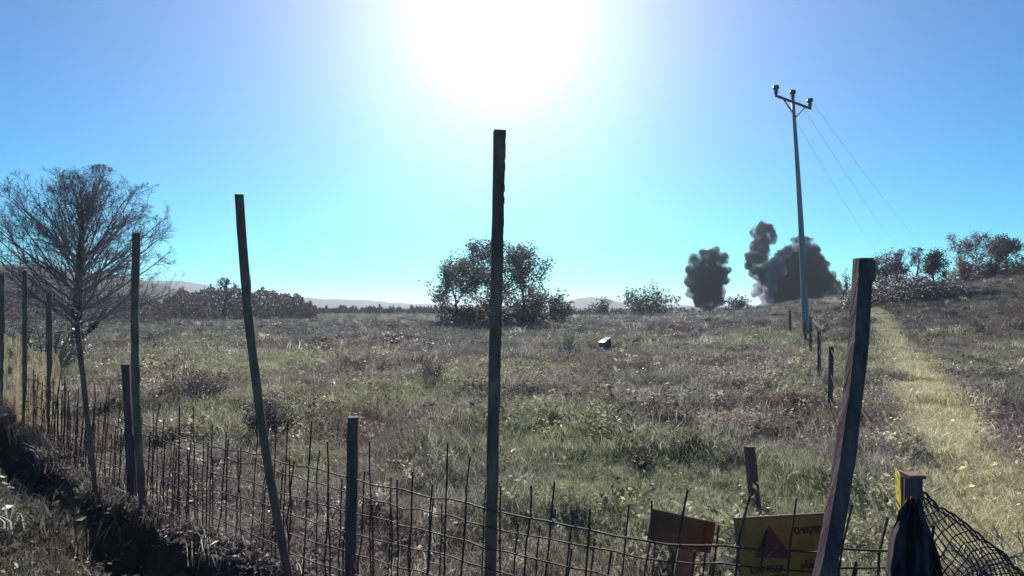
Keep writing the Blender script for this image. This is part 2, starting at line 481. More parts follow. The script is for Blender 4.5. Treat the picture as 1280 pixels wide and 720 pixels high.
def litter(n, r0, hmax, q0, q1):
    v, f, sh = [], [], []
    for _ in range(n):
        a = random.random()*6.283; r = r0*math.sqrt(random.random())
        c = Vector((r*math.cos(a), r*math.sin(a), .004 + hmax*random.random()**2))
        u = Vector((random.gauss(0,1), random.gauss(0,1), random.gauss(0,.45))).normalized(); w = u.orthogonal().normalized()
        w = Quaternion(u, random.random()*6.28) @ w
        q = random.uniform(q0, q1); k = len(v)
        v += [tuple(c-u*q), tuple(c+w*q*.45+Vector((0,0,q*.2))), tuple(c+u*q), tuple(c-w*q*.45)]
        f += [(k, k+1, k+2), (k, k+2, k+3)]; s_ = random.choice((.45, .6, .8, 1.0, 1.7)); sh += [s_]*4
    return v, f, sh
V_litter = [litter(16, .13, .06, .008, .026) for _ in range(4)]

def layer(name, variants, bands, keep, mul, tmul=(1, 1, 1)):
    XS, YS, SS = [], [], []
    for n, d0, d1, s0, s1, pw in bands:
        x, y = sample(n, d0, d1, power=pw)
        XS.append(x); YS.append(y); SS.append(rng.uniform(s0, s1, len(x)))
    x = np.concatenate(XS); y = np.concatenate(YS); s = np.concatenate(SS)
    t, g, onp = make_tints(x, y)
    side = fence_side(x, y)
    k = keep(x, y, g, onp, side)
    prob, sz = k
    nb = np.hypot((x-3.4)/1.0, (y-19.6)/2.2)         # the trampled spot round the field box
    ok = (rng.random(len(x)) < prob*(.12+.88*sst(.6, 1.1, nb))) & (np.hypot(x, y) > 1.5)
    x, y, s, t, sz = x[ok], y[ok], s[ok], t[ok], (np.ones(len(x))*sz)[ok]
    z = height(x, y)
    s = s*sz*(.62 + .85*sst(.3, .75, fbm(x+3, y-8, .9)))
    scl = np.stack([s, s, s*rng.uniform(.7, 1.2, len(s))*(1-.35*sst(9, 22, y))], 1)*mul
    rot = np.stack([rng.normal(0, .14, len(s)), rng.normal(0, .14, len(s)), rng.uniform(0, 6.283, len(s))], 1)
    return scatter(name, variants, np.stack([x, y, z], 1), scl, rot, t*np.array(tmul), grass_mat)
ditch = lambda s, x: (sst(-.02, .08, s)*(1-sst(.58, .75, s))*sst(-.5, -1.2, x))
nearf = lambda s: sst(-1.3, -.3, s)
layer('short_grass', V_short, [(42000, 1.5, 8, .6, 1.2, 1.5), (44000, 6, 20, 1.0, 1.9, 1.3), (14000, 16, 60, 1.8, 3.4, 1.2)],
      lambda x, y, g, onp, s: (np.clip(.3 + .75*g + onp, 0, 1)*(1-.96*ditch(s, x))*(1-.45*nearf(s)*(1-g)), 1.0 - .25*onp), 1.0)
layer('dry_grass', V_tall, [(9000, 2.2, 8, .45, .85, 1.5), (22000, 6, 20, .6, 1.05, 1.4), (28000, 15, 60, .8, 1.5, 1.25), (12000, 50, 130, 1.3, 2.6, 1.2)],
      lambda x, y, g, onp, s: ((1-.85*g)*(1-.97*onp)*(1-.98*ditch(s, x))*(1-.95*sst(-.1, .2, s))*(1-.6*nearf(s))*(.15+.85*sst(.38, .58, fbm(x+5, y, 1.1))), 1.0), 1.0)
layer('leafy_weeds', V_weed, [(1500, 3.0, 8, .45, .9, 1.5), (9000, 6, 22, .5, 1.0, 1.4), (9000, 20, 60, .7, 1.4, 1.25)],
      lambda x, y, g, onp, s: ((1-onp)*(1-ditch(s, x))*(1-sst(-1.2, -.3, s))*sst(.42, .62, fbm(x-31, y+9, 2.0)), 1.0), 1.0, (1.2, 1.15, 1.1))
layer('dark_weeds', V_dark, [(1500, 3, 8, .5, .9, 1.5), (5200, 6, 22, .6, 1.1, 1.4), (7000, 20, 70, .9, 1.8, 1.25)],
      lambda x, y, g, onp, s: ((1-onp)*(1-g)*(1-ditch(s, x))*(1-sst(-.9, -.2, s))*np.maximum(sst(.52, .66, fbm(x+61, y-19, 1.8)), .9*sst(.5, .7, x/y)*sst(15, 30, y)*sst(.42, .58, fbm(x, y, 2.6))), 1.0), 1.0, (.5, .46, .45))
V_stalk = [tuft(6, .09, .35, .75, .0055, .22, shade=(.5, 1.1), leaf=3) for _ in range(4)]
layer('tall_stalks', V_stalk, [(350, 4, 9, .6, 1.0, 1.4), (2600, 7, 24, .7, 1.1, 1.3), (2000, 20, 50, .9, 1.5, 1.2)],
      lambda x, y, g, onp, s: ((1-onp)*(1-ditch(s, x))*(1-sst(-.9, -.2, s))*sst(.5, .66, fbm(x-7, y+27, 2.6)), 1.0), 1.0, (.75, .66, .62))
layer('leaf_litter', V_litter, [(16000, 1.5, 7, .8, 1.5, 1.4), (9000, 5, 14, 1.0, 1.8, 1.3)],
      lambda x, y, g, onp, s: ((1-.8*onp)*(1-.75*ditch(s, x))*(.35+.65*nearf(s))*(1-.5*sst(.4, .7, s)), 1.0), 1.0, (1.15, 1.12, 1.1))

# ------------------------------------------------------------------ the wire fence along the ditch
fence = empty('wire_fence', (FENCE[2][0], FENCE[2][1], 0))
tag(fence, 'rusty welded wire fence with tall leaning posts running from the left edge across the foreground', 'fence')
FO = Vector(fence.location)
seg = np.hypot(np.diff(FN[:, 0]), np.diff(FN[:, 1])); cum = np.concatenate([[0], np.cumsum(seg)])
def along(s):
    return float(np.interp(s, cum, FN[:, 0])), float(np.interp(s, cum, FN[:, 1]))
def jag(n, amp):
    return [random.gauss(0, amp) for _ in range(n)]
def angle_post(name, parent, org, base, top, w, mat, teeth=False, solid=False, tw=.15, bow=0.0):
    """a rolled steel angle (or a squared timber), leaning from base to top"""
    base, top = Vector(base), Vector(top)
    L_ = (top-base).length; n = max(4, int(L_/.11))
    t = w*.16
    if solid:
        h = w/2; prof = [(-h,-h*.8),(-h*.6,-h),(h*.7,-h),(h,-h*.7),(h*.95,h*.8),(h*.5,h),(-h*.7,h*.95),(-h,h*.5)]
    else:
        prof = [(-w/2,0),(w/2,0),(w/2,t),(-w/2+t,t),(-w/2+t,w*.8),(-w/2,w*.8)]
    pts, sc = [], []
    jx, jy = jag(n+1, w*.016), jag(n+1, w*.02)
    for i in range(n+1):
        p = base.lerp(top, i/n) - org
        p.x += bow*4*(i/n)*(1-i/n)
        pts.append((p.x + jx[i], p.y + jy[i], p.z)); sc.append(1 + random.gauss(0, .025))
    m_ = MB(); m_.sweep(prof, pts, sc, twist=tw)
    if teeth:                                       # the punched lugs down one edge
        k = int(L_/.055)
        for i in range(int(k*.55), k):
            if random.random() < .25: continue
            p = base.lerp(top, (i+.5+random.gauss(0, .08))/k) - org
            m_.box((p.x + w*.47, p.y + w*.1, p.z), (w*.13, w*.25, .034))
    o = m_.build(name, mat, parent)
    return o, (base, top)
def post(pxt, pyt, pxb, pyb, d, w, mat='rust', dt=0.0, sink=.25, **k):
    """a fence post from two measured ends: top row/column and where it meets the ground at depth d"""
    b = P(pxb, pyb, d); tp = P(pxt, pyt, d+dt)
    zb = H(b.x, b.y)
    dirv = (tp-b).normalized()
    b2 = b + dirv*((zb - sink - b.z)/dirv.z)
    return angle_post('post', fence, FO, b2, tp, w, M[mat], **k)[0]
post(1, 343, 8, 515, 9.1, .075)
post(30, 338, 36, 565, 7.7, .06)
post(61, 366, 67, 552, 7.0, .065)
post(97, 405, 127, 628, 4.9, .045)
post(169, 291, 188, 640, 4.55, .06, bow=-.05)
post(160, 455, 172, 625, 4.75, .06, 'wood', solid=True)
post(297, 242, 370, 720, 3.45, .052, bow=-.058)
post(443, 520, 442, 745, 3.3, .062, 'wood', solid=True)
post(625, 160, 612, 760, 2.8, .058, teeth=True)
p10 = post(1079, 323, 990, 735, 2.02, .060, 'wood', dt=.27, solid=True, tw=.05, bow=.085)
m_ = MB()                                           # thin strip nailed to its right side
a0, a1 = P(1090, 325, 2.285)-FO, P(1090, 352, 2.27)-FO
m_.sweep([(-.009,-.01),(.009,-.01),(.009,.01),(-.009,.01)], [a1, a1.lerp(a0,.5)+Vector((.003,0,0)), a0])
m_.build('nailed_strip', M['wood'], p10)

# vertical wires share a few bent shapes
def wire_mesh(h, r, bend):
    m_ = MB(); n = 6
    m_.tube([(bend*math.sin(i/n*2.3)+random.gauss(0, .004), random.gauss(0, .004), -.05 + (h+.05)*i/n) for i in range(n+1)], r, 4)
    me = bpy.data.meshes.new('vertical_wire'); me.from_pydata(m_.v, [], m_.f); me.materials.append(M['wire']); return me
WM = [wire_mesh(random.uniform(.74, .92), .0048, random.uniform(-.018, .018)) for _ in range(10)]
s = cum[2] - 1.2
while s < cum[-1] - .03:
    x, y = along(s)
    for lay in (0, 1):
        if lay == 1 and (random.random() < .3): continue
        xx, yy = along(s + (.055 if lay else 0)); xx += random.gauss(0, .004); yy += random.gauss(0, .006) + .02*lay
        o = bpy.data.objects.new('vertical_wire', random.choice(WM))
        o.location = Vector((xx, yy, H(xx, yy) - (.20 if lay else 0))) - FO
        near = float(sst(-.6, 1.0, x))
        o.rotation_euler = (random.gauss(-.05, .05), random.gauss(.02 + .20*near, .045), random.random()*6.28)
        o.rotation_euler = (Quaternion((0,1,0), random.gauss(.01 + .17*near, .025)) @ Quaternion((1,0,0), random.gauss(0, .04)) @ Quaternion((0,0,1), random.random()*6.28)).to_euler()
        o.scale = (1, 1, random.uniform(.86, 1.06))
        link(o, fence)
    s += random.gauss(.108, .004)
for k, hgt in enumerate((.06, .17, .28, .39, .50, .69, .60)):
    pts = []
    s = cum[2] - 1.3
    j = 0
    while s < cum[-1] + .02:
        x, y = along(min(s, cum[-1]))
        pts.append(Vector((x, y + random.gauss(0, .006) + (.03 if k == 6 else 0), H(x, y) + hgt + random.gauss(0, .0045) + .014*math.sin(s*2.1+k*.6))) - FO)
        s += .11; j += 1
    m_ = MB(); m_.tube(pts, .0042 if k != 5 else .005, 4); m_.build('horizontal_wire', M['wire'], fence)

# ------------------------------------------------------------------ yellow cloth hung on the far left posts
def cloth_mat(name, c1, c2, trans):
    m = bpy.data.materials.new(name); m.use_nodes = True; t = m.node_tree
    pb = t.nodes['Principled BSDF']; out = t.nodes['Material Output']
    tc = t.nodes.new('ShaderNodeTexCoord'); mp = t.nodes.new('ShaderNodeMapping'); mp.inputs['Scale'].default_value = (3, 3, .8)
    nz = t.nodes.new('ShaderNodeTexNoise'); nz.inputs['Scale'].default_value = 6; nz.inputs['Detail'].default_value = 10
    t.links.new(tc.outputs['Object'], mp.inputs[0]); t.links.new(mp.outputs[0], nz.inputs[0])
    cr = t.nodes.new('ShaderNodeValToRGB'); cr.color_ramp.elements[0].position = .35; cr.color_ramp.elements[1].position = .68
    cr.color_ramp.elements[0].color = (*c1, 1); cr.color_ramp.elements[1].color = (*c2, 1); t.links.new(nz.outputs[0], cr.inputs[0])
    tr = t.nodes.new('ShaderNodeBsdfTranslucent'); mx = t.nodes.new('ShaderNodeMixShader'); mx.inputs[0].default_value = trans
    t.links.new(cr.outputs[0], pb.inputs['Base Color']); t.links.new(cr.outputs[0], tr.inputs[0]); pb.inputs['Roughness'].default_value = .9
    t.links.new(pb.outputs[0], mx.inputs[1]); t.links.new(tr.outputs[0], mx.inputs[2])
    tp = t.nodes.new('ShaderNodeBsdfTransparent'); m2 = t.nodes.new('ShaderNodeMixShader')     # open weave
    wv = t.nodes.new('ShaderNodeTexNoise'); wv.inputs['Scale'].default_value = 55; wv.inputs['Detail'].default_value = 3
    t.links.new(tc.outputs['Object'], wv.inputs[0])
    mr = t.nodes.new('ShaderNodeMapRange'); mr.inputs['From Min'].default_value = .46; mr.inputs['From Max'].default_value = .62
    mr.inputs['To Max'].default_value = .85
    t.links.new(wv.outputs[0], mr.inputs['Value']); t.links.new(mr.outputs[0], m2.inputs[0])
    t.links.new(mx.outputs[0], m2.inputs[1]); t.links.new(tp.outputs[0], m2.inputs[2]); t.links.new(m2.outputs[0], out.inputs[0])
    return m
M['hessian'] = cloth_mat('hessian_cloth', (.11,.095,.06), (.42,.36,.22), .5)
def drape(tops, nU=60, nV=16, amp=.05, cut=None):
    """tops: (pixel column, top row, bottom row, depth)"""
    m_ = MB(); vs = []
    cs = [q[0] for q in tops]
    for i in range(nU+1):
        px = cs[0] + (cs[-1]-cs[0])*i/nU
        pt, pb_, d = (np.interp(px, cs, [q[j] for q in tops]) for j in (1, 2, 3))
        a = P(px, pt, d); b = P(px, pb_, d)
        for j in range(nV+1):
            p = a.lerp(b, j/nV)
            fold = amp*(math.sin(i*.9+.5*math.sin(j*.3)) + .6*math.sin(i*2.3+1))*(.35+.65*j/nV)
            vs.append((p.x + random.gauss(0, .004), p.y + fold + random.gauss(0, .004), p.z + random.gauss(0, .004)))
    fs = []
    for i in range(nU):
        for j in range(nV):
            if cut and cut(i/nU, j/nV): continue
            fs.append((i*(nV+1)+j, (i+1)*(nV+1)+j, (i+1)*(nV+1)+j+1, i*(nV+1)+j+1))
    m_.add(vs, fs)
    return m_
def holes(u, v):
    return .10 < u < .19 and (.12 < v < .24 or .3 < v < .42 or .5 < v < .62)
c_ = drape([(5,416,520,9.1),(9,420,522,8.9),(17,424,528,8.5),(20,428,530,8.4),(23,414,534,8.2),(27,424,538,8.0),(31,431,540,7.9),(45,438,545,7.5),(60,441,549,7.15),(65,430,550,7.0),(74,446,552,6.8),(78,470,552,6.7)], cut=holes)
tag(c_.build('cloth_sheet', M['hessian'], smooth=True), 'sagging yellow beige cloth with torn holes hung along the posts at the far left', 'cloth')

# ------------------------------------------------------------------ signs on the fence
M['yellow'] = noisy('yellow_paint', (.27,.105,.028), (.54,.225,.045), 6, .55, .05, (.44,.18,.035))
M['red'] = noisy('red_paint', (.20,.028,.035), (.27,.04,.045), 12, .5)
M['black'] = noisy('black_paint', (.03,.015,.02), (.05,.02,.03), 12, .5)
M['letter_red'] = noisy('dark_red_paint', (.10,.015,.025), (.14,.022,.032), 12, .5)
M['band_red'] = noisy('faded_red_band', (.085,.03,.026), (.13,.05,.04), 9, .6)
M['browny'] = noisy('rusted_orange_sheet', (.10,.056,.04), (.19,.105,.07), 7, .8, .15, (.14,.078,.052))
def text_mesh(body, size, ext=.001):
    cu = bpy.data.curves.new('lettering', 'FONT'); cu.body = body; cu.size = size; cu.extrude = ext; cu.resolution_u = 3; cu.offset = size*.012
    o = bpy.data.objects.new('lettering', cu); COL.objects.link(o)
    bpy.context.view_layer.update()
    me = bpy.data.meshes.new_from_object(o.evaluated_get(bpy.context.evaluated_depsgraph_get()))
    bpy.data.objects.remove(o); return me
def put_text(body, size, x, z, mat, parent, y=-.0035):
    me = text_mesh(body, size); me.name = 'lettering'
    me.materials.clear(); me.materials.append(mat)
    o = bpy.data.objects.new('lettering', me); o.location = (x, y, z); o.rotation_euler = (R(90), 0, 0)
    return link(o, parent)
sg_d = 2.36
sc_ = P(980, 694, sg_d)
sign = empty('warning_sign', sc_)
sign.rotation_euler = (R(-8), R(-1.5), R(4))
tag(sign, 'yellow mine warning sign with red triangle and dark lettering on the foreground fence', 'sign')
k = sg_d/F_PX                                        # metres per pixel at the sign
w_, h_ = 124*k, 100*k
m_ = MB(); m_.box((0, 0, 0), (w_, .003, h_)); m_.build('plate', M['yellow'], sign)
m_ = MB()
for (cx, cz, sx, sz) in ((0, h_/2+.002, w_+.012, .007), (0, -h_/2-.002, w_+.012, .007), (-w_/2-.002, 0, .007, h_-.004), (w_/2+.002, 0, .007, h_-.004)):
    m_.box((cx, -.001, cz), (sx, .010, sz))
m_.build('frame', M['rust'], sign)
m_ = MB(); e = [(-43*k, -.0035, 4*k), (6*k, -.0035, 1*k), (-20*k, -.0035, 41*k)]
m_.add(e + [(p[0], -.0018, p[2]) for p in e], [(0,1,2),(3,5,4),(0,3,4,1),(1,4,5,2),(2,5,3,0)]); m_.build('red_triangle', M['red'], sign)
m_ = MB(); m_.tube([(-37*k, -.012, -3*k), (-25*k, -.014, 8*k), (-12*k, -.012, 18*k)], .0016, 4); m_.build('loose_wire', M['cable'], sign)
put_text('\u05dd\u05d9\u05e9\u05e7\u05d5\u05de', 12*k, 11*k, 29*k, M['black'], sign)
put_text('DANGER', 11*k, -50*k, -14*k, M['letter_red'], sign)
put_text('MINES', 16*k, -50*k, -28*k, M['letter_red'], sign)
put_text('\ufee1\ufe8e\ufed0\ufedf\ufe83', 14*k, 14*k, -12*k, M['black'], sign)

b_d = 2.62; k = b_d/F_PX
sign2 = empty('rusted_plate', P(848, 662, b_d))
sign2.rotation_euler = (R(10), R(8), R(-10))
tag(sign2, 'rusty orange brown metal plate with no lettering, tilted behind the foreground wires', 'sign')
def plate_pts(q, y0, y1):
    n_ = len(q); m_ = MB()
    m_.add([(x*k, y, z*k) for y in (y0, y1) for (x, z) in q], [tuple(range(n_-1, -1, -1)), tuple(range(n_, 2*n_))] + [(i, (i+1)%n_, (i+1)%n_+n_, i+n_) for i in range(n_)]); return m_
plate_pts([(-37,24),(-10,23.5),(16,22.5),(38,23),(39,4),(38,-19),(12,-21),(-15,-20),(-38,-22),(-38.5,2)][::-1], -.002, .002).build('plate', M['browny'], sign2)
plate_pts([(27,21),(36,21),(36.5,-17),(26,-18)][::-1], -.0045, -.0025).build('red_band', M['band_red'], sign2)
m_ = MB(); m_.sweep([(-11*k,-.010),(11*k,-.010),(11*k,.010),(-11*k,.010)], [(12*k, .016, -160*k), (12*k, .016, 10*k)]); m_.build('stake', M['rust'], sign2)

# ------------------------------------------------------------------ right corner: short post, dark cloth, netting, second fence
M['darkcloth'] = noisy('dark_cloth', (.025,.017,.022), (.055,.038,.046), 7, .95)
cd = 2.25
fence2 = empty('post_and_wire_fence', (1.62, 2.3, 0))
tag(fence2, 'line of short dark posts with thin wires beside the trodden path on the right', 'fence')
F2 = Vector(fence2.location)
def spost(pxt, pyt, pxb, pyb, d, w):
    b = P(pxb, pyb, d); t_ = P(pxt, pyt, d); zb = H(b.x, b.y); dv = (t_-b).normalized()
    b2 = b + dv*((zb-.3-b.z)/dv.z)
    o, (b_, tt_) = angle_post('post', fence2, F2, b2, t_, w, M['wood'], solid=True)
    return o, t_, b
tops = []
o, t_, b_ = spost(1136, 592, 1130, 800, cd, .052); tops.append((t_, b_))
m_ = MB(); q = t_-F2; m_.box((q.x, q.y, q.z), (.064, .06, .014)); m_.build('cap', M['rust'], o)
for a in ((934, 556, 941, 642, 4.6, .075), (1038, 433, 1034, 532, 8.0, .055), (1023, 414, 1022, 482, 12.0, .06), (1013, 396, 1012, 445, 18.5, .075), (1006, 402, 1006, 438, 21.5, .08), (987, 388, 987, 425, 27.0, .09)):
    o, t_, b_ = spost(*a)
    if a[0] != 934: tops.append((t_, b_))
for fr in (.04, .35, .65):
    pts = []
    for (t0, b0), (t1, b1) in zip(tops[:-1], tops[1:]):
        for i in range(7):
            u = i/7; p = t0.lerp(b0, fr).lerp(t1.lerp(b1, fr), u); p.z -= .10*math.sin(u*math.pi); pts.append(p-F2)
    pts.append(tops[-1][0].lerp(tops[-1][1], fr)-F2)
    m_ = MB(); m_.tube(pts, .005, 4); m_.build('strand_wire', M['wire'], fence2)
m_ = MB(); m_.tube([P(1013, 398, 19.3)-F2, P(1021, 406, 18.6)-F2, P(1029, 413, 18.0)-F2], .055, 6); m_.build('brace', M['wood'], fence2)

# dark cloth hanging in a wedge from the short post
m_ = MB(); vs = []
NU, NV = 22, 18
for j in range(NV+1):
    v = j/NV
    yr = 621 + v*164
    xl = np.interp(yr, [617, 662, 785], [1131, 1106, 1088]); xr = np.interp(yr, [617, 662, 785], [1141, 1158, 1184])
    for i in range(NU+1):
        u = i/NU
        d = cd - .07 + (.04*math.sin(u*13+2.5*v+1.3*math.sin(v*5)) + .02*math.sin(u*29+3*v))*(.25+v) - .16*v + .05*mnoise.noise(Vector((u*4, v*5, 2)))
        p = P(xl+(xr-xl)*u + 5*mnoise.noise(Vector((u*2, v*6, 7)))*v, yr + 14*v*mnoise.noise(Vector((u*5, 1, 4))), d); vs.append((p.x, p.y, p.z + random.gauss(0, .004)))
m_.add(vs, [(j*(NU+1)+i, (j+1)*(NU+1)+i, (j+1)*(NU+1)+i+1, j*(NU+1)+i+1) for j in range(NV) for i in range(NU)])
o = m_.build('dark_cloth', M['darkcloth'], smooth=True); sm = o.modifiers.new('thickness', 'SOLIDIFY'); sm.thickness = .006
tag(o, 'nearly black cloth draped in a wedge over the short capped corner post', 'cloth')

# diamond netting sloping from the short post to the ground on the right
m_ = MB()
A, B, C_, D_ = P(1141, 604, cd), P(1218, 668, cd-.06), P(1282, 722, cd-.14), P(1150, 745, cd-.22)
def netp(u, v):
    top = A.lerp(B, u/.6) if u < .6 else B.lerp(C_, (u-.6)/.4)
    p = top.lerp(D_ + (C_-D_)*u + Vector((0, 0, -.10)), v)
    return p + Vector((.004*math.sin(v*13+u*5), .03*math.sin(u*7+v*5), .006*math.sin(u*19+2*v)+.012*mnoise.noise(Vector((u*6, v*6, 1)))))
NK = 13
for k in range(-NK, 2*NK):
    for sgn in (1, -1):
        pts = []
        for i in range(37):
            v = i/36; u = (k+.5)/NK + sgn*v*.75
            if 0 <= u <= 1: pts.append(netp(u, v))
        if len(pts) > 2: m_.tube(pts, .0025, 4)
for k in range(2):
    m_.tube([netp(i/24, .05*k) + Vector((0, 0, .004*random.gauss(0, 1))) for i in range(25)], 0.0045-.001*k, 5)
tag(m_.build('netting', M['darkcloth']), 'black diamond netting sagging rightward from the short capped corner post', 'netting')

# yellow sign seen nearly edge on behind the short post
M['yellow_flecked'] = noisy('flecked_yellow_paint', (.05,.04,.02), (.62,.45,.05), 30, .55, .1, (.50,.36,.04))
yd = 2.9
ys = empty('yellow_board', P(1118, 616, yd)); ys.rotation_euler = (0, R(3), R(62))
tag(ys, 'narrow yellow board flecked with dark spots, seen edge on behind the short capped post', 'sign')
k = yd/F_PX
m_ = MB(); m_.box((0, 0, 0), (.19, .006, 56*k)); m_.build('plate', M['yellow_flecked'], ys)
m_ = MB(); m_.sweep([(-.014,-.014),(.014,-.014),(.014,.014),(-.014,.014)], [(0, -.02, -.95), (0, -.02, 22*k)]); m_.build('stake', M['wood'], ys)

# ------------------------------------------------------------------ utility pole and lines
pd_ = 24.6
pb = P(1007, 432, pd_); pb.z = H(pb.x, pb.y) - .3
pt = P(995, 122, pd_)
up = empty('utility_pole', (pb.x, pb.y, pb.z+.3))
tag(up, 'tall slim grey utility pole with a tilted crossarm and three insulators', 'utility pole')
UO = Vector(up.location)
m_ = MB(); n = 14
m_.tube([pb.lerp(pt, i/n)+Vector((.05*math.sin(i/n*3.1), 0, 0))-UO for i in range(n+1)], [.155-.085*i/n for i in range(n+1)], 12)
m_.build('pole', M['pole'], up, smooth=True)
ca, cb = P(972, 118, pd_-.5), P(1016, 134.5, pd_+.6)
m_ = MB(); off = Vector((0, -.11, 0))
dr = (cb-ca).normalized(); m_.tube([ca+off-UO, cb+off-UO], .055, 4); m_.build('crossarm', M['rust'], up)
for q in (.18, .84):
    m_ = MB(); m_.tube([ca.lerp(cb, q)+off*1.2-UO, P(997, 145, pd_)+off-UO], .03, 4); m_.build('arm_brace', M['rust'], up)
ins = []
prof = [(0,.05),(.06,.055),(.10,.11),(.15,.06),(.19,.12),(.25,.065),(.30,.15),(.38,.155),(.44,.13),(.46,.02)]
for i, p in enumerate((ca + dr*.02, pt, cb - dr*.06)):
    m_ = MB(); base = p + (off if i != 1 else Vector((0,0,-.02)))
    m_.tube([base-UO+Vector((0,0,z)) for z, r in prof], [r*.85 for z, r in prof], 10)
    m_.build('insulator', M['ceramic'], up, smooth=True); ins.append(base + Vector((0, 0, .42)))
for i, (nm, e_) in enumerate((('left', (1128, 352)), ('middle', (1160, 350)), ('right', (1196, 346)))):
    E = P(e_[0], e_[1], 96)
    m_ = MB(); pts = []
    for j in range(33):
        u = j/32; q = ins[i].lerp(E, u); q.z -= 2.2*u*(1-u)*2; pts.append(q)
    m_.tube(pts, .004, 4)
    tag(m_.build('power_line', M['cable']), 'thin pale power line leading from the %s insulator down towards the hillside trees' % nm, 'power line', 'power lines from the utility pole')

# ------------------------------------------------------------------ box in the field
bd = 21.0
bx = P(756, 430, bd); bz = H(bx.x, bx.y)
box = empty('field_box', (bx.x, bx.y, bz), R(-58)); box.scale = (.78, .78, .9)
tag(box, 'small dark box standing alone in the field with sun glare on its lid put in as white', 'box')
M['boxdark'] = noisy('weathered_grey_board', (.07,.07,.06), (.12,.12,.11), 9, .7)
M['boxglare'] = noisy('glossy_painted_glare', (.8,.8,.8), (.86,.86,.85), 4, .3, spec=.8)  # sun glare put into the base colour as white
zt = CAM_H + (HOR-421)/F_PX*bd - bz
SL = .42
lz = lambda y: zt - .20*SL + SL*y
def slab(x0, x1, y0, y1, lo, hi):
    q = MB(); q.add([(x, y, lz(y)+h) for h in (lo, hi) for (x, y) in ((x0,y0),(x1,y0),(x1,y1),(x0,y1))], [(0,3,2,1),(4,5,6,7),(0,1,5,4),(1,2,6,5),(2,3,7,6),(3,0,4,7)])
    return q
m_ = MB()
m_.add([(-.2,-.2,-.1),(.2,-.2,-.1),(.2,.2,-.1),(-.2,.2,-.1),(-.2,-.2,lz(-.2)),(.2,-.2,lz(-.2)),(.2,.2,lz(.2)),(-.2,.2,lz(.2))],
       [(0,3,2,1),(4,5,6,7),(0,1,5,4),(1,2,6,5),(2,3,7,6),(3,0,4,7)]); m_.build('body', M['boxdark'], box)
slab(-.20, .14, -.225, -.02, .004, .016).build('painted_glare_lid', M['boxglare'], box)  # this half of the lid is coloured white for the sun on it
slab(-.22, .22, -.015, .22, .004, .03).build('dark_lid', M['boxdark'], box)

# stones
M['stone'] = noisy('pale_stone', (.28,.27,.25), (.52,.5,.47), 7, .8, .4)
def stone(px, py, size, label):
    d = CAM_H*F_PX/(py-HOR)
    p = P(px, py, d); p.z = H(p.x, p.y)
    bm = bmesh.new(); bmesh.ops.create_icosphere(bm, subdivisions=2, radius=1)
    sd = random.random()*50
    for v in bm.verts:
        n_ = 1 + .45*mnoise.noise(v.co*1.3 + Vector((sd, 0, 0))); v.co = Vector((v.co.x*size*n_, v.co.y*size*.8*n_, v.co.z*size*.62*n_))
    me = bpy.data.meshes.new('stone'); bm.to_mesh(me); bm.free(); me.materials.append(M['stone'])
    o = bpy.data.objects.new('stone', me); o.location = (p.x, p.y, p.z + size*.25); link(o)
    tag(o, label, 'stone', 'pale stones lying in the field')
stone(749, 441, .17, 'pale stone directly below the left corner of the dark field box')
stone(762, 447, .12, 'small pale stone just right of and below the dark field box')
stone(706, 439, .16, 'pale stone at the foot of the bleached dry bush')
stone(745, 483, .16, 'pale stone half hidden in grass, left of the leaning bleached stalk')
stone(446, 500, .14, 'white stone in the grass above the short foreground post')
stone(362, 421, .2, 'small white stone at the far edge of the green patch')

# bleached stalk
m_ = MB(); a = P(776, 478, 11.2); b = P(787, 504, 10.6); b.z = H(b.x, b.y)-.03
m_.tube([b, a.lerp(b, .5)+Vector((.02,0,.02)), a], [.016, .013, .007], 5)
tag(m_.build('dry_stalk', M['stone']), 'leaning bleached stalk standing in the field below the dark box', 'stalk')

# ------------------------------------------------------------------ trees and bushes
def branch(mb_, p, dv, length, rad, lvl, maxlvl, cfg, rs, leaves=None):
    n = max(3, int(cfg['seg'][lvl]))
    pts = [Vector(p)]; rr = [rad]; dv = dv.normalized()
    end = cfg.get('taper', .35); been = False
    for i in range(n):
        j = Vector((rs.gauss(0, 1), rs.gauss(0, 1), rs.gauss(0, 1)))*cfg['wob'][lvl]
        dv = (dv + j + Vector((0, 0, cfg['up'][lvl]))).normalized()
        q = pts[-1] + dv*length/n
        ok = cfg['env'](q)
        if ok: been = True
        elif (been or lvl > 0) and i > 0: break
        pts.append(q); rr.append(rad*(1-(1-end)*(i+1)/n))
    if len(pts) < 2: return
    mb_.tube(pts, rr, 6 if lvl == 0 else (4 if lvl < 3 else 3), cap=False)
    if leaves is not None and lvl >= cfg['leaf_from']:
        for q in pts[1:]: leaves.append(q)
    if lvl < maxlvl:
        nc = cfg['kids'][lvl]
        for c in range(nc):
            t = rs.uniform(cfg.get('start', .25) if lvl > 0 else .1, 1.0)*(len(pts)-1)
            i = min(int(t), len(pts)-2); q = pts[i].lerp(pts[i+1], t-i)
            d0 = (pts[i+1]-pts[i]).normalized()
            az = rs.random()*6.283; u = d0.orthogonal().normalized(); w = d0.cross(u)
            sp = cfg['spread'][lvl]*rs.uniform(.6, 1.25)
            nd = d0*math.cos(sp) + (u*math.cos(az)+w*math.sin(az))*math.sin(sp)
            branch(mb_, q, nd, length*cfg['ratio'][lvl]*rs.uniform(.65, 1.2)*(1-.35*t/len(pts)), max(cfg['rmin'], rr[i]*.55), lvl+1, maxlvl, cfg, rs, leaves)
